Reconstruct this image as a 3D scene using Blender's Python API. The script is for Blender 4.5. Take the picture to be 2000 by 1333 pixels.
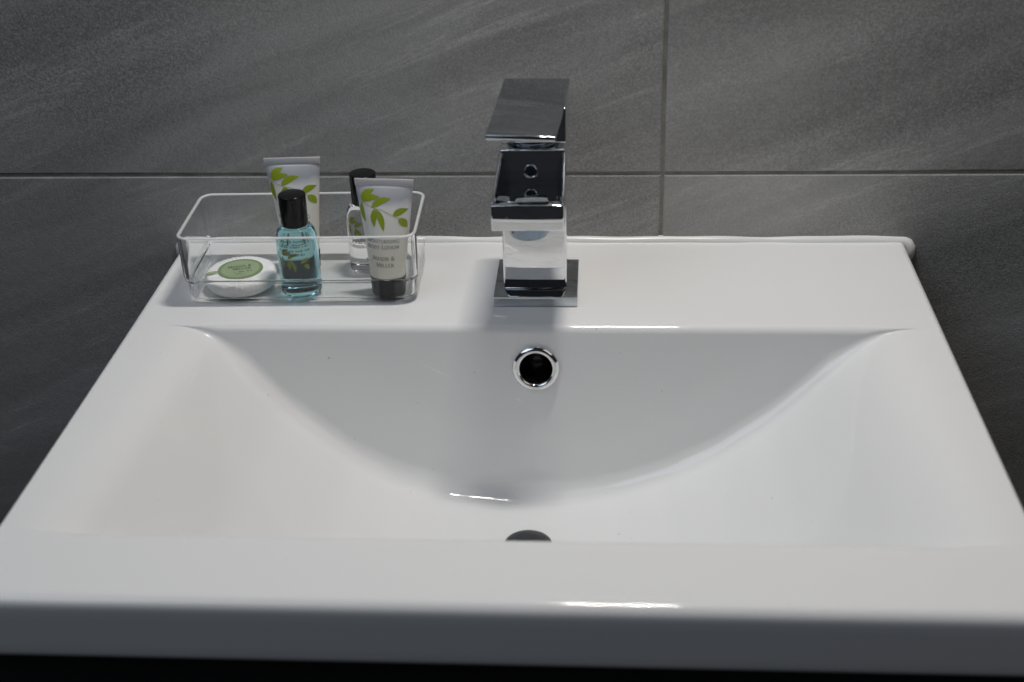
import bpy, bmesh, math, random
import numpy as np
from mathutils import Matrix, Vector

sc = bpy.context.scene
for o in list(bpy.data.objects):
    bpy.data.objects.remove(o)
C = sc.collection
R = math.radians
rnd = random.Random(7)

# ------------------------------------------------------------------ camera
cam_d = bpy.data.cameras.new("camera")
cam = bpy.data.objects.new("camera", cam_d)
C.objects.link(cam)
_c = Vector((0.04706243, -0.85154798, 0.39276781))
_f = Vector((-0.06911494, 0.87222068, -0.48420471))
_r = Vector((0.99759566, 0.06290962, -0.02907386))
_u = Vector((-0.00510231, 0.48504995, 0.87447156))
M = Matrix.Identity(4)
for i in range(3):
    M[i][0] = _r[i]; M[i][1] = _u[i]; M[i][2] = -_f[i]; M[i][3] = _c[i]
cam.matrix_world = M
cam_d.sensor_width = 36
cam_d.lens = 2632.45 / 2000 * 36
cam_d.clip_start = 0.01
cam_d.clip_end = 100
cam_d.dof.use_dof = True
cam_d.dof.focus_distance = 0.92
cam_d.dof.aperture_fstop = 7.1
sc.camera = cam

# ------------------------------------------------------------------ world, lights
world = bpy.data.worlds.new("World")
sc.world = world
world.use_nodes = True
bg = world.node_tree.nodes["Background"]
bg.inputs[0].default_value = (0.80, 0.88, 1.0, 1)
bg.inputs[1].default_value = 0.018

def area(name, loc, target, sx, sy, power, col):
    d = bpy.data.lights.new(name, 'AREA')
    d.shape = 'RECTANGLE'; d.size = sx; d.size_y = sy; d.energy = power; d.color = col
    o = bpy.data.objects.new(name, d)
    C.objects.link(o)
    o.location = loc
    o.rotation_euler = (Vector(target) - Vector(loc)).to_track_quat('-Z', 'Y').to_euler()
    return o
# lamp over the mirror, just off the wall
area("mirror_lamp", (0.066, -0.083, 0.86), (0.076, -0.18, 0.0), 0.13, 0.03, 3.8, (1.0, 0.965, 0.92))
# light of the bathroom coming back off ceiling and side
area("ceiling_bounce", (-1.05, -0.90, 1.55), (0.0, -0.1, 0.05), 1.4, 1.0, 7.2, (0.72, 0.83, 1.0))
area("side_bounce", (1.15, -0.75, 1.35), (0.0, -0.1, 0.05), 1.0, 1.0, 2.1, (1.0, 0.91, 0.83))

sc.view_settings.view_transform = 'Standard'
sc.view_settings.look = 'None'
sc.view_settings.exposure = 0.10
sc.view_settings.gamma = 1.0
sc.render.engine = 'CYCLES'
sc.cycles.max_bounces = 16
sc.cycles.transmission_bounces = 14
sc.cycles.transparent_max_bounces = 24
sc.cycles.caustics_reflective = True
sc.cycles.caustics_refractive = True
sc.cycles.blur_glossy = 0.3
sc.cycles.sample_clamp_indirect = 4.0
sc.cycles.use_denoising = True

# ------------------------------------------------------------------ material helpers
def mat(name, col=(.5, .5, .5), rough=.5, metal=0., **kw):
    m = bpy.data.materials.new(name)
    m.use_nodes = True
    b = m.node_tree.nodes["Principled BSDF"]
    b.inputs["Base Color"].default_value = (*col, 1)
    b.inputs["Roughness"].default_value = rough
    b.inputs["Metallic"].default_value = metal
    for k, v in kw.items():
        b.inputs[k.replace('_', ' ')].default_value = v
    return m

class N:
    """tiny node-graph helper"""
    def __init__(s, m):
        s.t = m.node_tree
        s.b = s.t.nodes.get("Principled BSDF")
    def new(s, kind, **kw):
        n = s.t.nodes.new(kind)
        for k, v in kw.items():
            if hasattr(n, k): setattr(n, k, v)
            else: n.inputs[k].default_value = v
        return n
    def link(s, a, b): s.t.links.new(a, b)
    def noise(s, vec, scale, detail=4, rough=.5, dist=0):
        n = s.new('ShaderNodeTexNoise')
        n.inputs['Scale'].default_value = scale; n.inputs['Detail'].default_value = detail
        n.inputs['Roughness'].default_value = rough; n.inputs['Distortion'].default_value = dist
        s.link(vec, n.inputs['Vector'])
        return n.outputs['Fac']
    def mapr(s, v, a, b, c, d):
        n = s.new('ShaderNodeMapRange')
        for i, x in zip((1, 2, 3, 4), (a, b, c, d)): n.inputs[i].default_value = x
        s.link(v, n.inputs[0])
        return n.outputs[0]
    def math(s, op, a, b=None):
        n = s.new('ShaderNodeMath'); n.operation = op
        for i, x in enumerate((a, b)):
            if x is None: continue
            if isinstance(x, (int, float)): n.inputs[i].default_value = x
            else: s.link(x, n.inputs[i])
        return n.outputs[0]
    def ramp(s, v, stops):
        n = s.new('ShaderNodeValToRGB')
        e = n.color_ramp.elements
        while len(e) < len(stops): e.new(.5)
        for k, (p, c) in zip(e, stops): k.position = p; k.color = (*c, 1)
        s.link(v, n.inputs[0])
        return n.outputs[0]
    def bump(s, h, strength, dist):
        n = s.new('ShaderNodeBump'); n.inputs['Strength'].default_value = strength
        n.inputs['Distance'].default_value = dist
        s.link(h, n.inputs['Height']); s.link(n.outputs[0], s.b.inputs['Normal'])

def stone_tile_mat():
    m = mat("grey_stone_tile", rough=.55)
    n = N(m)
    geo = n.new('ShaderNodeNewGeometry')
    oi = n.new('ShaderNodeObjectInfo')
    # each tile is printed with another piece of the same stone
    off = n.new('ShaderNodeVectorMath'); off.operation = 'SCALE'
    cx = n.new('ShaderNodeCombineXYZ')
    n.link(oi.outputs['Random'], cx.inputs[0]); n.link(oi.outputs['Random'], cx.inputs[1])
    n.link(cx.outputs[0], off.inputs[0]); off.inputs['Scale'].default_value = 13.0
    add = n.new('ShaderNodeVectorMath'); add.operation = 'ADD'
    n.link(geo.outputs['Position'], add.inputs[0]); n.link(off.outputs[0], add.inputs[1])
    mp = n.new('ShaderNodeMapping'); mp.vector_type = 'TEXTURE'
    mp.inputs['Rotation'].default_value = (0, R(-21), 0)
    n.link(add.outputs[0], mp.inputs[0])
    st = n.new('ShaderNodeMapping')
    st.inputs['Scale'].default_value = (1.0, 1.0, 8.0)
    n.link(mp.outputs[0], st.inputs[0])
    st2 = n.new('ShaderNodeMapping')
    st2.inputs['Scale'].default_value = (1.0, 1.0, 3.0)
    n.link(mp.outputs[0], st2.inputs[0])
    veins = n.noise(st.outputs[0], 3.6, 6, .58, .30)
    bands = n.noise(st2.outputs[0], 3.2, 3, .5, .6)
    fine = n.noise(add.outputs[0], 620, 3, .75)
    mid = n.noise(add.outputs[0], 150, 5, .7)
    grit = n.noise(add.outputs[0], 1000, 2, .6)
    st3 = n.new('ShaderNodeMapping')
    st3.inputs['Scale'].default_value = (1.0, 1.0, 11.0)
    n.link(mp.outputs[0], st3.inputs[0])
    lines = n.noise(st3.outputs[0], 7.0, 9, .72, .4)
    v = n.math('ADD', n.mapr(veins, .36, .66, -.22, .27), n.mapr(lines, .56, .68, 0, .48))
    b = n.mapr(bands, .35, .65, -.16, .18)
    # smooth slurry bands carry less grit than the coarse ones
    gr = n.math('MULTIPLY', n.mapr(fine, .3, .7, -.62, .62), n.mapr(bands, .35, .6, 1.0, .35))
    md = n.mapr(mid, .3, .7, -.10, .10)
    s = n.math('ADD', n.math('ADD', v, b), n.math('ADD', gr, md))
    col = n.ramp(n.mapr(s, -1., 1., 0, 1), [(0., (.150, .148, .144)), (.36, (.275, .271, .263)), (.5, (.330, .325, .315)), (.68, (.405, .40, .388)), (1., (.60, .595, .58))])
    speck = n.mapr(grit, .66, .74, 0, .6)
    mx = n.new('ShaderNodeMix'); mx.data_type = 'RGBA'
    n.link(speck, mx.inputs[0]); n.link(col, mx.inputs[6]); mx.inputs[7].default_value = (.42, .42, .41, 1)
    n.link(mx.outputs[2], n.b.inputs['Base Color'])
    n.link(n.mapr(s, -1, 1, .42, .62), n.b.inputs['Roughness'])
    n.bump(n.math('ADD', n.math('MULTIPLY', fine, .5), n.math('MULTIPLY', mid, .6)), .35, .0012)
    return m

def porcelain_mat():
    m = mat("white_glazed_ceramic", (.80, .80, .795), .07)
    n = N(m)
    geo = n.new('ShaderNodeNewGeometry')
    a = n.noise(geo.outputs['Position'], 22, 3, .5)
    sm = n.noise(geo.outputs['Position'], 9, 5, .65, .5)
    n.link(n.mapr(sm, .35, .75, .025, .09), n.b.inputs['Roughness'])
    dust = n.noise(geo.outputs['Position'], 260, 2, .5)
    col = n.ramp(n.mapr(dust, .76, .80, 0, 1), [(0, (.80, .80, .795)), (1, (.55, .54, .52))])
    rag = n.mapr(n.noise(geo.outputs['Position'], 420, 4, .7), .35, .65, .15, 1)
    tot = None
    # dried wipe marks: centre, half sizes, tilt about the view of the bowl
    for c_, sz, ry, st in (((-.0585, -.1315, -.028), (.012, .02, .0011), 24, .55), ((-.052, -.1315, -.0315), (.007, .02, .0007), 30, .4), ((-.0065, -.135, -.047), (.0032, .02, .0013), 38, .6),
                           ((-.024, -.144, -.093), (.006, .03, .0007), 35, .4), ((-.198, -.170, -.018), (.0012, .016, .02), 0, .35), ((-.207, -.196, -.016), (.0009, .012, .02), 0, .35),
                           ((-.041, -.141, -.060), (.006, .02, .0006), 28, .28), ((.120, -.150, -.070), (.008, .03, .0008), -30, .2)):
        mp = n.new('ShaderNodeMapping'); mp.vector_type = 'TEXTURE'
        mp.inputs['Location'].default_value = c_; mp.inputs['Scale'].default_value = sz; mp.inputs['Rotation'].default_value = (0, R(ry), 0)
        n.link(geo.outputs['Position'], mp.inputs[0])
        ln = n.new('ShaderNodeVectorMath'); ln.operation = 'LENGTH'; n.link(mp.outputs[0], ln.inputs[0])
        k = n.math('MULTIPLY', n.mapr(ln.outputs['Value'], .2, 1, st, 0), rag)
        tot = k if tot is None else n.math('MAXIMUM', tot, k)
    mx = n.new('ShaderNodeMix'); mx.data_type = 'RGBA'
    n.link(tot, mx.inputs[0]); n.link(col, mx.inputs[6]); mx.inputs[7].default_value = (.97, .97, .96, 1)
    n.link(mx.outputs[2], n.b.inputs['Base Color'])
    n.link(n.math('ADD', n.mapr(sm, .35, .75, .025, .09), n.math('MULTIPLY', tot, .5)), n.b.inputs['Roughness'])
    n.bump(a, .12, .0012)
    return m

def chrome_mat(name, col, rough):
    m = mat(name, col, rough, 1.)
    n = N(m)
    geo = n.new('ShaderNodeNewGeometry')
    a = n.noise(geo.outputs['Position'], 60, 6, .7)
    mp = n.new('ShaderNodeMapping'); mp.inputs['Scale'].default_value = (1, 1, 6); mp.inputs['Rotation'].default_value = (0, R(12), 0)
    n.link(geo.outputs['Position'], mp.inputs[0])
    st = n.noise(mp.outputs[0], 70, 7, .75, .6)
    spots = n.noise(geo.outputs['Position'], 420, 2, .5)
    sm = n.math('MAXIMUM', n.mapr(st, .58, .80, 0, .16), n.mapr(spots, .68, .76, 0, .14))
    n.link(n.math('ADD', n.mapr(a, .4, .75, rough, rough + .07), sm), n.b.inputs['Roughness'])
    cr = n.ramp(n.mapr(st, .50, .80, 0, 1), [(0, col), (1, tuple(c * .72 for c in col))])
    n.link(cr, n.b.inputs['Base Color'])
    w = n.noise(geo.outputs['Position'], 30, 2, .5)
    n.bump(w, .05, .001)
    return m

MT = dict(
    tile=stone_tile_mat(),
    grout=mat("grey_cement_grout", (.095, .09, .082), .9),
    porc=porcelain_mat(),
    chrome=chrome_mat("polished_chrome", (.80, .81, .82), .015),
    chrome_dull=chrome_mat("waste_plug_metal", (.12, .12, .125), .25),
    chrome_dim=chrome_mat("chrome_dimmed_reflection", (.53, .56, .58), .02),  # same chrome, tinted darker to stand for its dimmer reflections
    aer=chrome_mat("chrome_darkened_reflection", (.22, .27, .32), .08),  # dark reflections and the shade round the neck put into the chrome's colour
    dark=mat("dark_hole", (.010, .010, .010), .25),
    seal=mat("white_silicone", (.78, .78, .77), .28),
    cab=mat("black_cabinet_board", (.010, .010, .011), .55),
    cap=mat("black_moulded_plastic", (.005, .005, .005), .20, Specular_IOR_Level=.3),
    cap2=mat("charcoal_moulded_plastic", (.007, .007, .008), .35, Specular_IOR_Level=.3),
    leaf=mat("olive_leaf_ink", (.30, .38, .015), .4),
    leafdk=mat("olive_leaf_ink_shade", (.21, .26, .02), .4),
    stem=mat("pale_stem_ink", (.45, .47, .16), .4),
    ink=mat("brown_ink", (.11, .085, .075), .5),
    inkdk=mat("dark_ink", (.012, .022, .03), .5),
    paper=mat("pleated_white_paper", (.88, .88, .87), .7),
    label=mat("sage_green_label", (.31, .40, .23), .55),
    labelrim=mat("darker_green_label_rim", (.19, .275, .125), .55),
)
# grime in the grout
_n = N(MT['grout']); _g = _n.new('ShaderNodeNewGeometry')
_n.link(_n.ramp(_n.noise(_g.outputs['Position'], 40, 5, .7), [(.3, (.17, .160, .14)), (.7, (.34, .325, .29))]), _n.b.inputs['Base Color'])
# paper crinkle
_n = N(MT['paper']); _g = _n.new('ShaderNodeNewGeometry')
_n.bump(_n.noise(_g.outputs['Position'], 500, 3, .6), .5, .0004)

def glass_mat(name, col, rough, ior):
    m = mat(name, col, rough)
    b = m.node_tree.nodes["Principled BSDF"]
    b.inputs["Transmission Weight"].default_value = 1.0
    b.inputs["IOR"].default_value = ior
    return m
MT['acrylic'] = glass_mat("clear_acrylic", (.98, .985, .985), .0, 1.33)
MT['acr_rim'] = glass_mat("polished_acrylic_edge", (.93, .95, .95), .12, 1.40)
MT['acr_rim'].node_tree.nodes["Principled BSDF"].inputs["Transmission Weight"].default_value = .36
def clear_sheet():
    m = bpy.data.materials.new("clear_acrylic_sheet"); m.use_nodes = True
    t = m.node_tree; t.nodes.clear()
    o = t.nodes.new('ShaderNodeOutputMaterial'); mx = t.nodes.new('ShaderNodeMixShader')
    a = t.nodes.new('ShaderNodeBsdfTransparent'); a.inputs[0].default_value = (.97, .98, .98, 1)
    g = t.nodes.new('ShaderNodeBsdfGlossy'); g.inputs['Roughness'].default_value = .02
    f = t.nodes.new('ShaderNodeLayerWeight'); f.inputs[0].default_value = .5
    p5 = t.nodes.new('ShaderNodeMath'); p5.operation = 'POWER'; p5.inputs[1].default_value = 5
    mr = t.nodes.new('ShaderNodeMapRange'); mr.inputs[3].default_value = .03; mr.inputs[4].default_value = 1
    t.links.new(f.outputs['Facing'], p5.inputs[0]); t.links.new(p5.outputs[0], mr.inputs[0])
    t.links.new(mr.outputs[0], mx.inputs[0]); t.links.new(a.outputs[0], mx.inputs[1]); t.links.new(g.outputs[0], mx.inputs[2])
    t.links.new(mx.outputs[0], o.inputs[0])
    return m
MT['acr_floor'] = clear_sheet()
MT['blue'] = glass_mat("blue_liquid_in_clear_plastic", (.50, .90, 1.0), .0, 1.34)
MT['clear'] = glass_mat("clear_liquid_in_clear_plastic", (.96, .965, .98), .0, 1.34)

def tube_mat():
    # frosted plastic tube: filled lower part is creamy, the empty shoulder under the crimp is greyer
    m = mat("frosted_tube_plastic", (.74, .74, .70), .32, Subsurface_Weight=.25, Subsurface_Scale=.004)
    n = N(m)
    tc = n.new('ShaderNodeTexCoord')
    sx = n.new('ShaderNodeSeparateXYZ'); n.link(tc.outputs['Object'], sx.inputs[0])
    nz = n.noise(tc.outputs['Object'], 55, 3, .5, .3)
    z = n.math('ADD', sx.outputs[2], n.math('MULTIPLY', nz, .010))
    n.link(n.ramp(n.mapr(z, .012, .082, 0, 1), [(0, (.86, .83, .70)), (.5, (.86, .84, .77)), (.74, (.86, .85, .84)), (.82, (.47, .49, .53)), (.95, (.55, .57, .60))]), n.b.inputs['Base Color'])
    return m
MT['tube'] = tube_mat()

# ------------------------------------------------------------------ object helpers
def mesh_obj(name, verts, faces, m, parent=None, smooth=False):
    me = bpy.data.meshes.new(name)
    me.from_pydata([tuple(v) for v in verts], [], faces)
    me.update()
    if smooth:
        me.polygons.foreach_set('use_smooth', [True] * len(me.polygons))
    ms = m if isinstance(m, (list, tuple)) else [m]
    for x in ms: me.materials.append(x)
    o = bpy.data.objects.new(name, me)
    C.objects.link(o)
    if parent: o.parent = parent
    return o

def bm_obj(name, bm, m, parent=None, smooth_angle=None):
    me = bpy.data.meshes.new(name)
    bm.normal_update()
    bm.to_mesh(me); bm.free()
    if smooth_angle is not None:
        me.polygons.foreach_set('use_smooth', [True] * len(me.polygons))
        me.set_sharp_from_angle(angle=R(smooth_angle))
    me.materials.append(m)
    o = bpy.data.objects.new(name, me)
    C.objects.link(o)
    if parent: o.parent = parent
    return o

def thing(name, label, cat, loc=(0, 0, 0), rz=0, group=None):
    o = bpy.data.objects.new(name, None)
    C.objects.link(o)
    o.empty_display_size = .02
    o.location = loc; o.rotation_euler = (0, 0, rz)
    o['label'] = label; o['category'] = cat
    if group: o['group'] = group
    return o

def hexa(bm, c8):
    """c8: bottom 4 (ccw) then top 4"""
    v = [bm.verts.new(c) for c in c8]
    for f in ((3, 2, 1, 0), (4, 5, 6, 7), (0, 1, 5, 4), (1, 2, 6, 5), (2, 3, 7, 6), (3, 0, 4, 7)):
        bm.faces.new([v[i] for i in f])

def box(bm, x0, x1, y0, y1, z0, z1):
    hexa(bm, [(x0, y0, z0), (x1, y0, z0), (x1, y1, z0), (x0, y1, z0), (x0, y0, z1), (x1, y0, z1), (x1, y1, z1), (x0, y1, z1)])

def bevel(bm, w, seg=3):
    bmesh.ops.bevel(bm, geom=list(bm.edges), offset=w, segments=seg, profile=.5, affect='EDGES', clamp_overlap=True)

def lathe(prof, n=64, cap_ends=True):
    """prof: list of (r,z) from bottom to top"""
    vs, fs = [], []
    rings = []
    for r, z in prof:
        if r < 1e-7:
            vs.append((0, 0, z)); rings.append([len(vs) - 1])
        else:
            rings.append(list(range(len(vs), len(vs) + n)))
            for k in range(n):
                a = 2 * math.pi * k / n
                vs.append((r * math.cos(a), r * math.sin(a), z))
    for a, b in zip(rings, rings[1:]):
        for k in range(n):
            k2 = (k + 1) % n
            if len(a) == 1 and len(b) == 1: continue
            if len(a) == 1: fs.append((a[0], b[k2], b[k]))
            elif len(b) == 1: fs.append((a[k], a[k2], b[0]))
            else: fs.append((a[k], a[k2], b[k2], b[k]))
    return vs, fs

def round_prof(pts, r, seg=5):
    """round the inner corners of a (r,z) polyline"""
    out = [pts[0]]
    for i in range(1, len(pts) - 1):
        p0, p1, p2 = map(np.array, (pts[i - 1], pts[i], pts[i + 1]))
        rr = r[i] if isinstance(r, (list, tuple)) else r
        if rr <= 0: out.append(tuple(p1)); continue
        d0, d2 = p0 - p1, p2 - p1
        l0, l2 = np.linalg.norm(d0), np.linalg.norm(d2)
        d0, d2 = d0 / l0, d2 / l2
        ang = math.acos(max(-1, min(1, float(d0 @ d2))))
        t = min(rr / math.tan(ang / 2), .49 * l0, .49 * l2)
        a, b = p1 + d0 * t, p1 + d2 * t
        for k in range(seg + 1):
            u = k / seg
            out.append(tuple((1 - u) ** 2 * a + 2 * u * (1 - u) * p1 + u * u * b))
    out.append(pts[-1])
    return out

# ------------------------------------------------------------------ wall of tiles
wall = mesh_obj("wall", [(-1.3, .0011, -.90), (1.4, .0011, -.90), (1.4, .0011, 1.6), (-1.3, .0011, 1.6),
                         (-1.3, .1, -.90), (1.4, .1, -.90), (1.4, .1, 1.6), (-1.3, .1, 1.6)],
                [(0, 1, 2, 3), (7, 6, 5, 4), (0, 4, 5, 1), (3, 2, 6, 7), (0, 3, 7, 4), (1, 5, 6, 2)], MT['grout'])
wall['kind'] = 'structure'
TW, TH, JT = .600, .300, .0022
def tile_mesh():
    bm = bmesh.new()
    hx, hz = TW / 2 - JT / 2, TH / 2 - JT / 2
    e = .0011
    lo = [(-hx, .0090), (hx, .0090)]
    vs = []
    rows = [(0, .009), (0, .0012), (e * .35, .0005), (e, .0001)]
    loops = []
    for ins, y in rows:
        loops.append([bm.verts.new((sx * (hx - ins), y, sz * (hz - ins))) for sx, sz in ((-1, -1), (1, -1), (1, 1), (-1, 1))])
    for a, b in zip(loops, loops[1:]):
        for k in range(4):
            bm.faces.new((a[k], a[(k + 1) % 4], b[(k + 1) % 4], b[k]))
    bm.faces.new(loops[-1])
    bm.faces.new(list(reversed(loops[0])))
    me = bpy.data.meshes.new("tile"); bm.normal_update(); bm.to_mesh(me); bm.free()
    me.materials.append(MT['tile'])
    return me
tm = tile_mesh()
jx, jz = .0847, .0495
tiles_seq = []
for r_ in range(-3, 5):
    for c_ in range(-2, 2):
        x = jx + (c_ + .5) * TW
        z = jz + (r_ + .5) * TH
        o = bpy.data.objects.new("tile", tm)
        C.objects.link(o)
        o.parent = wall
        # set by hand: every tile sits a hair proud or shy of its neighbours
        o.location = (x + rnd.uniform(-.0002, .0002), rnd.uniform(-.00012, .00012), z + rnd.uniform(-.0002, .0002))
        tiles_seq.append(o)

# ------------------------------------------------------------------ washbasin
W, D, HF = .5, .3887, .0360
basin = thing("washbasin", "white glazed rectangular washbasin with a curved bowl, set against the grey tiled wall", "washbasin", (0, 0, 0))
yb, yf = -.1262, -.3364
tab = [(-.228, 0), (-.216, -.5), (-.206, -3.2), (-.196, -7.9), (-.178, -26), (-.154, -52), (-.129, -71.8), (-.110, -86), (-.084, -98.7), (-.0514, -108.3), (-.012, -112.2),
       (.0207, -111.2), (.0533, -105.6), (.0854, -95), (.117, -79.5), (.1477, -58.5), (.1657, -43), (.189, -20.4), (.203, -9.5), (.213, -4.0), (.224, -.9), (.236, 0)]
tx = np.array([t[0] for t in tab]); tz = np.array([t[1] for t in tab]) / 1000
gx = np.linspace(-.25, .25, 2001)
gz = np.interp(gx, tx, tz)
kk = np.exp(-.5 * (np.arange(-90, 91) * .00025 / .0040) ** 2); kk /= kk.sum()
gz = np.convolve(np.pad(gz, 90, mode='edge'), kk, mode='valid')
def Fd(x): return -float(np.interp(x, gx, gz))

RO = .0042   # outer edge rounding
RF = .0062   # front edge rounding
def section(F):
    """y,z section of the bowl for floor depth F: fixed number of points"""
    F = max(F, 1e-5)
    s = .19
    P = [(-.0, 0), (yb, 0), (yb - s * F, -F), (yf + .10 * F, -F * 1.0), (yf, 0), (-D + RF, 0)]
    rad = [0, .0055, .0150, .014, .0055, 0]
    out = [P[0]]
    nseg = [0, 12, 16, 12, 12]
    runs = [16, 18, 40, 18, 10]
    prev = np.array(P[0])
    for i in range(1, 5):
        p0, p1, p2 = map(np.array, (P[i - 1], P[i], P[i + 1]))
        d0, d2 = p0 - p1, p2 - p1
        l0, l2 = np.linalg.norm(d0), np.linalg.norm(d2)
        u0, u2 = d0 / l0, d2 / l2
        ang = math.acos(max(-1, min(1, float(u0 @ u2))))
        t = min(rad[i] / math.tan(ang / 2), .45 * l0, .45 * l2)
        a, b = p1 + u0 * t, p1 + u2 * t
        for k in range(1, runs[i - 1] + 1):
            out.append(tuple(prev + (a - prev) * k / runs[i - 1]))
        # circular-ish arc
        for k in range(1, nseg[i] + 1):
            u = k / nseg[i]
            # rational quadratic (true circle)
            w = math.sin(ang / 2)
            den = (1 - u) ** 2 + 2 * u * (1 - u) * w + u * u
            out.append(tuple(((1 - u) ** 2 * a + 2 * u * (1 - u) * w * p1 + u * u * b) / den))
        prev = b
    e = np.array(P[5])
    for k in range(1, runs[4] + 1):
        out.append(tuple(prev + (e - prev) * k / runs[4]))
    return out

xs = list(np.linspace(-W / 2 + RO, W / 2 - RO, 301))
verts, faces = [], []
NA = 7
cols = []
def warp(x, y):
    t = min(1, max(0, (yb - y) / (yb - yf)))
    g = max(0., 1 - (abs(x) / (W / 2)) ** 8)
    c = .10 if x < 0 else .045
    return x * (1 + c * t * g * (1 - .0 * g))
# columns: side skirt bottom, side arc, top..., side arc, skirt bottom
colspec = []
colspec.append((-W / 2 + .004, -HF))
colspec.append((-W / 2 + .0004, -HF + .003))
for k in range(NA):
    a = math.pi / 2 * (1 - k / NA)
    colspec.append((-W / 2 + RO - RO * math.sin(a), -RO + RO * math.cos(a)))
for x in xs: colspec.append((x, 0.))
for k in range(1, NA + 1):
    a = math.pi / 2 * k / NA
    colspec.append((W / 2 - RO + RO * math.sin(a), -RO + RO * math.cos(a)))
colspec.append((W / 2 - .0004, -HF + .003))
colspec.append((W / 2 - .004, -HF))
for x, dz in colspec:
    F = Fd(x) if dz == 0 else 0
    sec = section(F)
    col = []
    for y, z in sec[:-1]:
        col.append((warp(x, y), y, z + dz))
    # front round-over and front face
    for k in range(0, 9):
        a = math.pi / 2 * k / 8
        col.append((x, -D + RF - RF * math.sin(a), min(dz, -RF + RF * math.cos(a))))
    for k in range(1, 6):
        z = -RF + (-HF + .0045 + RF) * k / 5
        col.append((x, -D + .0006 * k / 5, min(dz, z)))
    for k in range(1, 6):
        a = math.pi / 2 * k / 5
        z = -HF + .0045 - .0045 * math.sin(a)
        col.append((x, -D + .0006 + .0045 * (1 - math.cos(a)), min(dz, z)))
    col.append((x, -D + .03, min(dz, -HF)))
    cols.append(col)
nr = len(cols[0])
for col in cols: verts += col
for i in range(len(cols) - 1):
    for j in range(nr - 1):
        a = i * nr + j
        faces.append((a, a + 1, a + nr + 1, a + nr))
# the overflow opening is a real hole in the back wall of the bowl
_oc = Vector((.0043, -.1314, -.0262))
faces = [f for f in faces if (sum((Vector(verts[i]) for i in f), Vector()) / 4 - _oc).length > .0113]
body = mesh_obj("basin_body", verts, faces, MT['porc'], basin, smooth=True)

# overflow ring: normal of back wall
on = Vector((0, -1, .19)).normalized()
oc = Vector((.0043, -.1314, -.0262))
oz = on
ox = Vector((1, 0, 0)); oy = oz.cross(ox)
OM = Matrix(((ox.x, oy.x, oz.x, oc.x), (ox.y, oy.y, oz.y, oc.y), (ox.z, oy.z, oz.z, oc.z), (0, 0, 0, 1)))
prof = [(.0146, -.0005), (.0147, .0008), (.0140, .0018), (.0128, .0026), (.0116, .0028), (.0106, .0024), (.0100, .0014), (.0097, .0), (.0096, -.0045)]
vs, fs = lathe(prof, 64)
ring = mesh_obj("overflow_ring", vs, [f[::-1] for f in fs], MT['chrome'], basin, smooth=True)
ring.matrix_world = OM
vs, fs = lathe([(.0099, -.0035), (.0096, -.010), (.0085, -.020), (0, -.0215)], 48)
hole = mesh_obj("overflow_channel", vs, [f[::-1] for f in fs] if False else fs, MT['dark'], ring, smooth=True)

# waste plug
vs, fs = lathe([(.006, -.014), (.006, -.002), (.0142, -.0015), (.0148, -.0004), (.0146, .0008), (.0132, .0016), (.008, .0026), (0, .0030)], 64)
plug = mesh_obj("waste_plug", vs, [f for f in fs], MT['chrome_dull'], basin, smooth=True)
plug.location = (.0010, -.1995, -.1107)

# silicone bead along the wall
def tube_along(path, rad_fn, nseg=12):
    vs, fs = [], []
    n = len(path)
    for i, p in enumerate(path):
        p = Vector(p)
        d = (Vector(path[min(i + 1, n - 1)]) - Vector(path[max(i - 1, 0)])).normalized()
        u = Vector((0, 1, 0)) if abs(d.y) < .9 else Vector((1, 0, 0))
        s = d.cross(u).normalized(); t = s.cross(d)
        r = rad_fn(i / (n - 1))
        for k in range(nseg):
            a = 2 * math.pi * k / nseg
            vs.append(p + s * (math.cos(a) * r) + t * (math.sin(a) * r))
    for i in range(n - 1):
        for k in range(nseg):
            k2 = (k + 1) % nseg
            fs.append((i * nseg + k, i * nseg + k2, (i + 1) * nseg + k2, (i + 1) * nseg + k))
    fs.append(list(range(nseg))[::-1]); fs.append([(n - 1) * nseg + k for k in range(nseg)])
    return vs, fs
path = []
for k in range(161):
    x = -.2485 + .497 * k / 160
    path.append((x, .0008 + .0003 * math.sin(x * 90), -.0012 + .0003 * math.sin(x * 61 + 1)))
rt = [(.2500, .0006, -.0014), (.2522, -.0002, -.0024), (.2535, -.0010, -.0045), (.2535, -.0012, -.0075), (.2525, -.0010, -.0105), (.2515, 0, -.014)]
lf = [(-x + .0012, y, z) for x, y, z in rt][::-1]
vs, fs = tube_along(lf + path + rt, lambda t: .0045 + .0002 * math.sin(t * 70) + .0002 * math.sin(t * 23), 16)
bead = mesh_obj("sealant_bead", vs, fs, MT['seal'], basin, smooth=True)

# ------------------------------------------------------------------ vanity cabinet under the basin
cab = thing("vanity_cabinet", "black vanity cabinet under the front edge of the white washbasin", "cabinet", (0, 0, -.85))
for x0, x1 in ((-.2496, -.230), (.230, .2496)):
    bm = bmesh.new(); box(bm, x0, x1, -D + .040, -.0002, .05, .85 - HF - .0005); bevel(bm, .0006, 1)
    bm_obj("side_panel", bm, MT['cab'], cab)
bm = bmesh.new(); box(bm, -.2295, .2295, -D + .040, -.0002, .05, .066); bevel(bm, .0006, 1)
bm_obj("bottom_panel", bm, MT['cab'], cab)
bm = bmesh.new(); box(bm, -.2496, .2496, -D + .012, -D + .038, .46, .85 - HF - .0005); bevel(bm, .001, 2)
dr = bm_obj("drawer_front", bm, MT['cab'], cab)
bm = bmesh.new(); box(bm, -.2496, .2496, -D + .012, -D + .038, .055, .456); bevel(bm, .001, 2)
bm_obj("drawer_front", bm, MT['cab'], cab)

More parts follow.
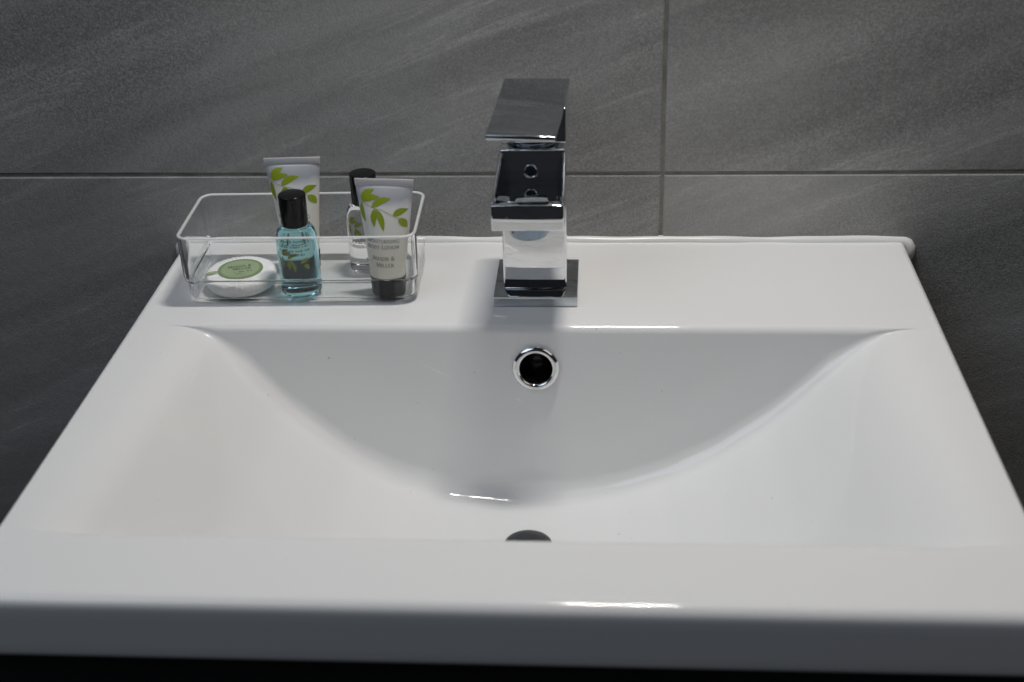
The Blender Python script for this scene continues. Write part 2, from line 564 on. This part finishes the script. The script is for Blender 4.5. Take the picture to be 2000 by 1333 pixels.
# ------------------------------------------------------------------ mixer tap
TX, TY = .0030, -.0705
tap = thing("mixer_tap", "square chrome mixer tap with a flat lever, standing behind the bowl of the basin", "tap", (TX, TY, 0))
def L(x, y, z): return (x - TX, y - TY, z)
bm = bmesh.new()
a, b = L(-.0234, -.1000, .0003), L(.0294, -.0455, .0075)
box(bm, a[0], b[0], a[1], b[1], a[2], b[2]); bevel(bm, .0006, 2)
bm_obj("base_plate", bm, MT['chrome_dim'], tap, 40)
# column
bm = bmesh.new()
hexa(bm, [L(-.0174, -.0903, .0076), L(.0226, -.0903, .0076), L(.0226, -.0500, .0076), L(-.0174, -.0500, .0076),
          L(-.0170, -.0903, .1015), L(.0228, -.0903, .1015), L(.0228, -.0500, .1015), L(-.0170, -.0500, .1015)])
bevel(bm, .0016, 4)
column = bm_obj("column", bm, MT['chrome'], tap, 50)
# spout: block that leans out of the column, front face tipped back a little
bm = bmesh.new()
hexa(bm, [L(-.0206, -.1268, .0643), L(.0226, -.1268, .0643), L(.0224, -.0870, .0580), L(-.0172, -.0870, .0580),
          L(-.0206, -.1254, .0803), L(.0224, -.1254, .0803), L(.0222, -.0870, .0803), L(-.0172, -.0870, .0803)])
bevel(bm, .0010, 3)
spout = bm_obj("spout", bm, MT['chrome'], tap, 50)
# side cheeks that run down from the column to the spout tip
for side in (-1, 1):
    bm = bmesh.new()
    if side < 0: xo0, xo1, xi0, xi1 = -.0174, -.0208, -.0146, -.0190
    else: xo0, xo1, xi0, xi1 = .0231, .0229, .0206, .0212
    n = 5
    prev = None
    for k in range(n + 1):
        t = k / n
        y = -.0890 - .0358 * t
        zt = .1000 - .0192 * (1 - (1 - t) ** 1.0)
        zb = .0700
        xo = xo0 + (xo1 - xo0) * t; xi = xi0 + (xi1 - xi0) * t
        if side < 0: q = [L(xo, y, zb), L(xi + .002, y, zb), L(xi, y, zt), L(xo, y, zt)]
        else: q = [L(xi - .002, y, zb), L(xo, y, zb), L(xo, y, zt), L(xi, y, zt)]
        cur = [bm.verts.new(p) for p in q]
        if prev:
            for i in range(4): bm.faces.new((prev[i], prev[(i + 1) % 4], cur[(i + 1) % 4], cur[i]))
        else: bm.faces.new(cur[::-1])
        prev = cur
    bm.faces.new(prev)
    bmesh.ops.recalc_face_normals(bm, faces=bm.faces)
    bmesh.ops.bevel(bm, geom=[e for e in bm.edges if len(e.link_faces) == 2 and e.calc_face_angle() > .8], offset=.0011, segments=4, profile=.5, affect='EDGES', clamp_overlap=True)
    bm_obj("side_cheek", bm, MT['chrome_dim'], tap, 60)
# aerator
vs, fs = lathe([(0, 0), (.0078, 0), (.0084, .0008), (.0114, .0012), (.0122, .0024), (.0122, .0120)], 48)
ae = mesh_obj("aerator", vs, fs, MT['aer'], tap, smooth=False)
ae.data.polygons.foreach_set('use_smooth', [True] * len(ae.data.polygons)); ae.data.set_sharp_from_angle(angle=R(40))
ae.location = L(.0006, -.1068, .0530)
# indicator screw socket in the column front
vs, fs = lathe([(.0044, -.0002), (.0044, .0004), (.0040, .0006), (.0036, .0004), (.0034, -.0002)], 40)
bt = mesh_obj("indicator_button", vs, [f[::-1] for f in fs], MT['chrome_dim'], tap, smooth=True)
vs, fs = lathe([(.0035, .0001), (.0020, .0003), (0, .0004)], 40)
mesh_obj("button_face", vs, fs, MT['aer'], bt, smooth=True)
bt.rotation_euler = (R(90), 0, 0); bt.location = L(.0016, -.0903, .0876)
# neck of the cartridge
vs, fs = lathe([(.0150, 0), (.0163, .0004), (.0170, .0014), (.0170, .0040), (.0155, .0060)], 64)
nk = mesh_obj("cartridge_neck", vs, fs, MT['aer'], tap, smooth=True)
nk.location = L(.0025, -.0715, .1012)
# lever: block over the column and thin plate running forward, turned a little to the left
def ztop(y): return .1285
bm = bmesh.new()
T = [(-.0169, -.0368), (.0242, -.0379), (.0221, -.0903), (.0185, -.1416), (-.0209, -.1377), (-.0189, -.0903)]
def plan(pts, th):
    top = [L(x, y, ztop(y)) for x, y in pts]
    bot = [L(x, y, ztop(y) - th) for x, y in pts]
    return top, bot
# plate (ccw from above)
order = [4, 3, 2, 1, 0, 5]
pts = [T[i] for i in order]
tp, bt_ = plan(pts, .0032)
tv = [bm.verts.new(p) for p in tp]; bv = [bm.verts.new(p) for p in bt_]
bm.faces.new(tv); bm.faces.new(bv[::-1])
k = len(tv)
for i in range(k): bm.faces.new((bv[i], bv[(i + 1) % k], tv[(i + 1) % k], tv[i]))
bmesh.ops.recalc_face_normals(bm, faces=bm.faces)
bevel(bm, .0007, 3)
lever = bm_obj("lever", bm, MT['chrome_dim'], tap, 40)
bm = bmesh.new()
za = .1072
hexa(bm, [L(-.0150, -.0940, za), L(.0231, -.0950, za), L(.0244, -.0440, za), L(-.0150, -.0430, za),
          L(-.0150, -.0892, ztop(-.0892) - .0010), L(.0231, -.0902, ztop(-.0902) - .0010), L(.0244, -.0440, .1275), L(-.0150, -.0430, .1275)])
bevel(bm, .0009, 3)
bm_obj("lever_block", bm, MT['chrome'], lever, 40)

# ------------------------------------------------------------------ acrylic tray
TRZ = R(1.4)
tray = thing("acrylic_tray", "clear acrylic tray of toiletries on the back left ledge of the basin", "tray", (-.1475, -.0622, .0004), TRZ)
def rr_loop(hx, hy, r, z, n=9):
    pts = []
    for cx, cy, a0 in ((hx - r, -hy + r, -90), (hx - r, hy - r, 0), (-hx + r, hy - r, 90), (-hx + r, -hy + r, 180)):
        c = []
        for k in range(n):
            a = R(a0 + 90 * k / (n - 1))
            c.append((cx + r * math.cos(a), cy + r * math.sin(a), z))
        t0 = (-math.sin(R(a0)), math.cos(R(a0))); t1 = (-math.sin(R(a0 + 90)), math.cos(R(a0 + 90)))
        c.insert(0, (c[0][0] - t0[0] * .0006, c[0][1] - t0[1] * .0006, z))
        c.append((c[-1][0] + t1[0] * .0006, c[-1][1] + t1[1] * .0006, z))
        pts += c
    return pts
HX, HY = .0758, .0367
def lp(o, z, r): return rr_loop(HX - o, HY - o, r - .0022, z)
th = .0022
rimz, rt_ = .0472, th / 2
loops = [lp(.0046, 0, .008), lp(.0036, .0001, .0085), lp(.0028, .0008, .009), lp(.0026, .0018, .009), lp(.0026, .0025, .009), lp(.0024, .0132, .0095), lp(.0024, .0138, .0095), lp(.0021, .0148, .010), lp(.0010, .0156, .010), lp(.0007, .0166, .010),
         lp(.0007, .0172, .010), lp(0, rimz - rt_ - .0006, .011)]
for k in range(9):
    a = math.pi * k / 8
    loops.append(lp(rt_ - rt_ * math.cos(a), rimz - rt_ + rt_ * math.sin(a), .011 - .002 * k / 8))
loops += [lp(th, rimz - rt_ - .0006, .009), lp(.0007 + th, .0178, .009), lp(.0007 + th, .0172, .009), lp(.0011 + th, .0162, .009), lp(.0024 + th, .0150, .0085), lp(.0024 + th, .0142, .0085),
          lp(.0026 + th, .0046, .008), lp(.0027 + th, .0040, .008), lp(.0031 + th, .0028, .0075), lp(.0040 + th, .0021, .007), lp(.0048 + th, .0020, .0065)]
vs, fs = [], []
nl = len(loops[0])
for l_ in loops: vs += l_
for i in range(len(loops) - 1):
    for k in range(nl):
        fs.append((i * nl + k, i * nl + (k + 1) % nl, (i + 1) * nl + (k + 1) % nl, (i + 1) * nl + k))
fs.append(list(range(nl))[::-1]); fs.append([(len(loops) - 1) * nl + k for k in range(nl)])
tb = mesh_obj("tray_body", vs, fs, [MT['acrylic'], MT['acr_floor'], MT['acr_rim']], tray, smooth=True)
for f in tb.data.polygons:
    zz = max(tb.data.vertices[i].co.z for i in f.vertices)
    if len(f.vertices) > 4 or zz < .0021: f.material_index = 1
    elif min(tb.data.vertices[i].co.z for i in f.vertices) > rimz - rt_ - .0001: f.material_index = 2
tb.data.set_sharp_from_angle(angle=R(50))
FL = .0026  # top of the tray's floor, world z

# ------------------------------------------------------------------ serif lettering as flat ribbons
def arc(cx, cy, rx, ry, a0, a1, n=9):
    return [(cx + rx * math.cos(R(a0 + (a1 - a0) * i / (n - 1))), cy + ry * math.sin(R(a0 + (a1 - a0) * i / (n - 1)))) for i in range(n)]
K, k_ = .15, .085    # thick and thin strokes, cap height 1
def S(x0, x1, y): return ([(x0, y), (x1, y)], .06)
GL = {
 'M': (1.0, [([(.14, 0), (.14, 1)], k_), ([(.14, 1), (.5, .12)], K), ([(.5, .12), (.86, 1)], k_), ([(.86, 0), (.86, 1)], K), S(.02, .26, .03), S(.74, .98, .03), S(.04, .2, .97), S(.8, .97, .97)]),
 'O': (.86, [(arc(.43, .5, .36, .47, 0, 360, 21), .12)]),
 'I': (.40, [([(.2, 0), (.2, 1)], K), S(.06, .34, .03), S(.06, .34, .97)]),
 'S': (.62, [(arc(.31, .73, .21, .23, 30, 270, 11)[:-1] + arc(.31, .27, .22, .23, 90, -150, 11), .12)]),
 'T': (.76, [([(.38, 0), (.38, 1)], K), ([(.04, .96), (.72, .96)], .08), ([(.06, .96), (.06, .8)], .05), ([(.70, .96), (.70, .8)], .05), S(.24, .52, .03)]),
 'U': (.86, [([(.18, 1), (.18, .3)] + arc(.43, .3, .25, .28, 180, 360, 9) + [(.68, .3), (.68, 1)], .12), S(.04, .32, .97), S(.56, .82, .97)]),
 'R': (.80, [([(.18, 0), (.18, 1)], K), ([(.18, .96), (.4, .96)] + arc(.4, .73, .22, .23, 90, -90, 8) + [(.18, .5)], .10), ([(.38, .5), (.72, .02)], K), S(.04, .34, .03), S(.66, .84, .03)]),
 'N': (.92, [([(.18, 0), (.18, 1)], k_), ([(.18, 1), (.74, .03)], K), ([(.74, 0), (.74, 1)], k_), S(.04, .3, .03), S(.62, .88, .97), S(.02, .2, .97)]),
 'G': (.88, [(arc(.45, .5, .36, .47, 45, 320, 17), .12), ([(.72, .42), (.72, .08)], K), S(.52, .84, .42)]),
 'B': (.72, [([(.18, 0), (.18, 1)], K), ([(.18, .97), (.38, .97)] + arc(.38, .75, .19, .22, 90, -90, 8) + [(.18, .53)], .10), ([(.38, .53)] + arc(.38, .28, .24, .25, 90, -90, 8) + [(.18, .03)], .10), S(.05, .2, .03), S(.05, .2, .97)]),
 'D': (.88, [([(.18, 0), (.18, 1)], K), ([(.18, .97), (.38, .97)] + arc(.38, .5, .38, .47, 90, -90, 12) + [(.18, .03)], .11), S(.05, .2, .03), S(.05, .2, .97)]),
 'Y': (.80, [([(.08, 1), (.4, .48)], K), ([(.74, 1), (.4, .48)], k_), ([(.4, .5), (.4, 0)], K), S(.0, .24, .97), S(.6, .84, .97), S(.26, .54, .03)]),
 'L': (.68, [([(.18, 0), (.18, 1)], K), ([(.18, .04), (.62, .04)], .08), ([(.62, 0), (.62, .22)], .05), S(.05, .34, .97)]),
 'A': (.84, [([(.10, 0), (.42, 1)], k_), ([(.42, 1), (.74, 0)], K), ([(.22, .36), (.62, .36)], .07), S(.0, .22, .03), S(.6, .86, .03)]),
 'E': (.68, [([(.18, 0), (.18, 1)], K), ([(.18, .96), (.58, .96)], .08), ([(.18, .52), (.48, .52)], .08), ([(.18, .04), (.62, .04)], .08), ([(.6, .96), (.6, .8)], .05), ([(.62, .04), (.62, .2)], .05)]),
 'C': (.80, [(arc(.45, .5, .36, .47, 45, 315, 17), .12)]),
 'H': (.92, [([(.18, 0), (.18, 1)], K), ([(.74, 0), (.74, 1)], K), ([(.18, .52), (.74, .52)], .07), S(.05, .31, .03), S(.61, .87, .03), S(.05, .31, .97), S(.61, .87, .97)]),
 'P': (.72, [([(.18, 0), (.18, 1)], K), ([(.18, .97), (.4, .97)] + arc(.4, .72, .22, .25, 90, -90, 8) + [(.18, .47)], .10), S(.04, .34, .03)]),
 '&': (.90, [([(.80, .52), (.60, .15)] + arc(.36, .25, .27, .24, -40, -230, 10) + [(.5, .66)] + arc(.40, .80, .16, .17, -30, 200, 9) + [(.34, .58), (.78, .02)], .10)]),
 ' ': (.36, []),
}
def ribbons(strokes):
    """list of quads (4 xy) from ([points], width)"""
    q = []
    for pts, w in strokes:
        n = len(pts)
        if n < 2: continue
        L_, R_ = [], []
        for i, p in enumerate(pts):
            a = pts[max(i - 1, 0)]; b = pts[min(i + 1, n - 1)]
            dx, dy = b[0] - a[0], b[1] - a[1]
            l = math.hypot(dx, dy) or 1
            nx, ny = -dy / l * w / 2, dx / l * w / 2
            L_.append((p[0] + nx, p[1] + ny)); R_.append((p[0] - nx, p[1] - ny))
        for i in range(n - 1): q.append((R_[i], R_[i + 1], L_[i + 1], L_[i]))
    return q
def text_quads(s, h, x, y, align='c', small=None, space=.06):
    """quads for a line of small caps: first letter of each word full height when small is given"""
    items, X = [], 0.
    first = True
    for ch in s:
        hh = h * (1 if (small is None or first) else small)
        w, st = GL[ch]
        items.append((X, hh, st)); X += (w + space) * hh
        first = (ch == ' ')
    if align == 'c': x -= X / 2
    elif align == 'r': x -= X
    out = []
    for X0, hh, st in items:
        for q in ribbons(st): out.append([(x + X0 + p[0] * hh, y + p[1] * hh) for p in q])
    return out
def text_fit(s, h, xc, y, width, small=.85):
    q = text_quads(s, h, 0, 0, 'l', small)
    xs_ = [p[0] for k in q for p in k]
    a, b = min(xs_), max(xs_)
    f = width / (b - a)
    return [[((p[0] - a) * f + xc - width / 2, p[1] + y) for p in k] for k in q]
def scribble_quads(n, h, x, y, rn):
    """a line of print too small to read"""
    out, X = [], 0
    items = []
    for i in range(n):
        if rn.random() < .16: X += .5 * h; continue
        w = rn.uniform(.35, .7) * h
        kind = rn.random()
        st = [([(X, 0), (X, h * rn.choice((.6, .6, 1)))], .20 * h)]
        if kind < .6: st.append(([(X, .55 * h), (X + w * .6, .6 * h), (X + w * .7, 0)], .17 * h))
        elif kind < .85: st.append((arc(X + w * .5, .3 * h, w * .4, .28 * h, 20, 330, 8), .17 * h))
        items.append(st); X += w + .22 * h
    for st in items:
        for q in ribbons(st): out.append([(x - X / 2 + p[0], y + p[1]) for p in q])
    return out
def leaf_quads(x, y, length, width, ang, bend=.15, n=8):
    """pointed leaf from its base"""
    ca, sa = math.cos(R(ang)), math.sin(R(ang))
    Lp, Rp = [], []
    for i in range(n + 1):
        t = i / n
        w = width / 2 * (math.sin(math.pi * t ** .8) ** .85 if 0 < t < 1 else 0)
        cy = bend * length * math.sin(math.pi * t) * .5
        Lp.append((t * length, cy, w))
    out = []
    T_ = lambda p: (x + p[0] * ca - p[1] * sa, y + p[0] * sa + p[1] * ca)
    for i in range(n):
        for k in range(6):
            a, b = -1 + k / 3, -1 + (k + 1) / 3
            p, q = Lp[i], Lp[i + 1]
            out.append([T_((p[0], p[1] + a * p[2])), T_((q[0], q[1] + a * q[2])), T_((q[0], q[1] + b * q[2])), T_((p[0], p[1] + b * p[2]))])
    return out
def print_obj(name, quads, mapper, m, parent):
    """quads in surface coordinates carried onto a surface as ink"""
    vs, fs = [], []
    for q in quads:
        b = len(vs)
        vs += [mapper(*p) for p in q]
        fs.append((b, b + 1, b + 2, b + 3))
    return mesh_obj(name, vs, fs, m, parent)

# ------------------------------------------------------------------ squeeze tubes
def bt_leaf(x0, z0, x1, z1, w, bend):
    return (x0 / 1000, z0 / 1000, math.hypot(x1 - x0, z1 - z0) / 1000, w / 1000, math.degrees(math.atan2(z1 - z0, x1 - x0)), bend)
TWIG = [bt_leaf(-14.6, 63.2, -6.2, 70.2, 4.3, .22), bt_leaf(-14.3, 62.6, -2.9, 65.8, 3.9, .16), bt_leaf(-8.2, 59.2, 4.3, 64.7, 4.2, .18),
        bt_leaf(-14.6, 61.6, -12.0, 48.9, 3.1, -.12), bt_leaf(-5.9, 58.3, -6.4, 46.5, 3.9, -.12), bt_leaf(-5.2, 58.1, -.6, 44.2, 4.0, .12),
        bt_leaf(5.3, 54.2, 15.0, 58.0, 4.2, .12), bt_leaf(9.0, 52.4, 13.8, 45.8, 4.6, .12)]
TUBE_H = .0765
def tube_dims(t):
    """half width and half depth along the tube's body, t from cap to crimp"""
    a = .0116 + (.0181 - .0116) * t ** 1.15
    b = .0116 * (1 - t) ** .62 if t < .999 else 0
    b = max(b, .0006)
    return a, b
Z0, Z1 = .0128, .0722
def surf(u, z):
    """point on the front of the tube at height z and x = u, 0.12 mm proud"""
    t = min(1, max(0, (z - Z0) / (Z1 - Z0)))
    a, b = tube_dims(t)
    s = min(.98, abs(u) / a)
    return (u, -b * math.sqrt(1 - s ** 2.0) - .00013, z)
def squeeze_tube(loc, lean_x, lean_y, rz, label):
    t = thing("squeeze_tube", label, "tube", loc, rz, "lotion tubes in the acrylic tray")
    t.rotation_euler = (lean_x, lean_y, rz)
    # body
    vs, fs = [], []
    NS, NR = 48, 40
    for j in range(NR + 1):
        tt = j / NR
        z = Z0 + (Z1 - Z0) * tt
        a, b = tube_dims(tt)
        for k in range(NS):
            an = 2 * math.pi * k / NS
            vs.append((a * math.cos(an), b * math.sin(an), z))
    for j in range(NR):
        for k in range(NS):
            k2 = (k + 1) % NS
            fs.append((j * NS + k, j * NS + k2, (j + 1) * NS + k2, (j + 1) * NS + k))
    fs.append(list(range(NS))[::-1]); fs.append([NR * NS + k for k in range(NS)])
    mesh_obj("tube_body", vs, fs, MT['tube'], t, smooth=True)
    bm = bmesh.new()
    # crimped seam
    hexa(bm, [(-.0182, -.00075, Z1 - .0003), (.0182, -.00075, Z1 - .0003), (.0182, .00075, Z1 - .0003), (-.0182, .00075, Z1 - .0003),
              (-.0185, -.00055, TUBE_H), (.0185, -.00055, TUBE_H), (.0185, .00055, TUBE_H), (-.0185, .00055, TUBE_H)])
    bevel(bm, .00025, 2)
    bm_obj("crimp_seam", bm, MT['tube'], t, 40)
    # cap it stands on
    vs, fs = lathe(round_prof([(0, 0), (.0110, 0), (.0118, .0128), (.0108, .0140), (0, .0140)], [0, .0008, .0005, .0003, 0], 4), 64)
    # the body dips into the cap with a curved joint
    mesh_obj("cap", vs, fs, MT['cap2'], t, smooth=True).data.set_sharp_from_angle(angle=R(35))
    # olive twig print
    lv = []
    A = TWIG
    for q in A: lv += leaf_quads(*q)
    print_obj("leaf_print", lv, surf, MT['leaf'], t)
    st = []
    for q in A[:]:
        x, y, l, w, an, bd = q
        st += ribbons([([(x, y), (x + l * .45 * math.cos(R(an)), y + l * .45 * math.sin(R(an)) + .00012)], .00022)])
    st += ribbons([([(-.0146, .0622), (-.0115, .0604), (-.0080, .0590), (-.0052, .0582), (-.0015, .0576), (.0020, .0560), (.0053, .0542), (.0090, .0524)], .00045)])
    o = print_obj("stem_print", st, lambda u, z: (surf(u, z)[0], surf(u, z)[1] - .0001, z), MT['stem'], t)
    tx = text_fit("MOISTURISING", .0024, -.0012, .0371, .0206)
    tx += text_fit("BODY LOTION", .0025, -.0011, .0332, .0198)
    tx += text_fit("MASON &", .0026, -.0012, .0258, .0140)
    tx += text_fit("MILLER", .0026, -.0001, .0215, .0112)
    print_obj("lettering", tx, surf, MT['ink'], t)
    return t
tubeB = squeeze_tube((-.0918, -.0826, FL), R(-1.5), R(1.2), R(-1), "white body lotion tube standing on its black cap in the tray's front right corner")
tubeA = squeeze_tube((-.1545, -.0475, FL), R(-3.0), R(-1.0), R(1), "white body lotion tube at the back of the tray behind the blue bottle")

# ------------------------------------------------------------------ small bottles
def bottle(name, loc, rz, label, liquid, ink, leafm, front):
    t = thing(name, label, "bottle", loc, rz, "mini bottles in the acrylic tray")
    prof = round_prof([(0, .0010), (.0085, .0005), (.0095, 0), (.0130, .0006), (.0131, .0340)], [0, .001, .001, .0026, 0], 7)
    prof += [(.0083 + .0048 * math.cos(a_), .0345 + .0115 * math.sin(a_)) for a_ in [math.pi / 2 * k / 12 for k in range(1, 13)]] + [(.0078, .0475), (0, .0475)]
    vs, fs = lathe(prof, 96)
    mesh_obj("bottle_body", vs, fs, liquid, t, smooth=True)
    vs, fs = lathe(round_prof([(0, .0464), (.0080, .0464), (.0084, .0468), (.0087, .0670), (0, .0672)], [0, .0002, .0003, .0009, 0], 4), 64)
    cp = mesh_obj("cap", vs, fs, MT['cap'], t, smooth=True); cp.data.set_sharp_from_angle(angle=R(40))
    r = .01312
    def cyl(u, z):   # wraps round the front
        a = u / r
        return (r * math.sin(a), -r * math.cos(a), z)
    def shoulder(u, z):
        # follow the shoulder above the straight part
        rr = r if z < .0345 else .0084 + .0048 * math.sqrt(max(0, 1 - ((z - .0345) / .0115) ** 2))
        a = u / r
        return ((rr + .0001) * math.sin(a), -(rr + .0001) * math.cos(a), z)
    lv = []
    s = .62
    base = TWIG
    for x, y, l, w, an, bd in base:
        lv += leaf_quads(x * s, (y - .0580) * s + front['leafz'], l * s, w * s, an, bd)
    print_obj("leaf_print", lv, cyl, leafm, t)
    tq = []
    for args in front['lines']: tq += args
    print_obj("lettering", tq, shoulder, ink, t)
    return t
rn = random.Random(3)
bottle("toiletry_bottle", (-.1490, -.0815, FL), R(4), "mini bottle of light blue liquid with a black cap, at the front of the tray", MT['blue'], MT['inkdk'], MT['leafdk'],
       dict(leafz=.0275, lines=[scribble_quads(13, .0018, 0, .0392, rn), scribble_quads(15, .0018, .0, .0358, rn), scribble_quads(18, .0017, 0, .0330, rn), scribble_quads(11, .0020, .0005, .0302, rn),
                                text_quads("MASON &", .0019, .0080, .0128, small=.85), text_quads("MILLER", .0019, .0085, .0098, small=.85)]))
bottle("toiletry_bottle", (-.1100, -.0468, FL), R(-6), "mini bottle of colourless liquid with a black cap, behind the right-hand tube", MT['clear'], MT['inkdk'], MT['leafdk'],
       dict(leafz=.0330, lines=[scribble_quads(14, .0016, 0, .0228, rn), text_quads("MASON &", .0022, -.0015, .0200, small=.85), text_quads("MILLER", .0020, .0060, .0112, small=.85)]))

# ------------------------------------------------------------------ wrapped soap
soap = thing("wrapped_soap", "round soap in pleated white paper with a green sticker, lying in the tray", "soap", (-.1905, -.0730, FL), R(16))
vs, fs = [], []
NP = 44
prof = [(0, .0), (.018, 0), (.0217, .0012), (.0228, .0035), (.0228, .0076), (.0223, .0092), (.0210, .0102), (.0175, .0106), (.0140, .0107), (.008, .0108), (0, .0108)]
ns = NP * 6
rings = []
for j, (r, z) in enumerate(prof):
    if r == 0:
        vs.append((0, 0, z)); rings.append([len(vs) - 1]); continue
    st = len(vs)
    for k in range(ns):
        ph = k / 6 + .25 * math.sin(k * .11)
        saw = (ph % 1.0)
        amp = .00065 if r > .0125 else .0001
        irregular = .7 + .5 * math.sin(k * .31 + 1) * math.sin(k * .057)
        d = (saw - .5) * amp * irregular
        a = 2 * math.pi * k / ns
        rr = r + (d * .8 if .0015 < z < .0102 else 0)
        vs.append((rr * math.cos(a), rr * math.sin(a), max(0, z + (d if z > .0080 else 0))))
    rings.append(list(range(st, st + ns)))
for a, b in zip(rings, rings[1:]):
    for k in range(ns):
        k2 = (k + 1) % ns
        if len(a) == 1: fs.append((a[0], b[k2], b[k]))
        elif len(b) == 1: fs.append((a[k], a[k2], b[0]))
        else: fs.append((a[k], a[k2], b[k2], b[k]))
mesh_obj("paper_wrap", vs, fs, MT['paper'], soap, smooth=True)
# sticker: disc with darker rim and a small leaf tab on the left
zs = .0111
vs, fs = lathe([(.0146, zs - .0004), (.0146, zs + .00012), (.0124, zs + .00014)], 64)
vs2, fs2 = lathe([(.0124, zs + .00014), (0, zs + .00016)], 64)
stk = mesh_obj("sticker", vs2, fs2, MT['label'], soap)
mesh_obj("sticker_rim", vs, fs, MT['labelrim'], stk)
tabq = leaf_quads(-.0140, .0002, .0100, .0042, 188, .1, 8)
print_obj("sticker_tab", tabq, lambda u, v: (u, v, zs - .0001 - .0 * u), MT['label'], stk)
flat = lambda u, v: (u, v, zs + .00030)
tq = text_quads("MASON &", .0029, -.0002, .0022, small=.86) + text_quads("MILLER", .0029, .0010, -.0017, small=.86)
tq += scribble_quads(7, .0017, -.001, -.0056, rn) + scribble_quads(3, .0017, .0062, -.0054, rn) + scribble_quads(4, .0014, -.001, -.0082, rn)
print_obj("lettering", tq, flat, MT['inkdk'], stk)
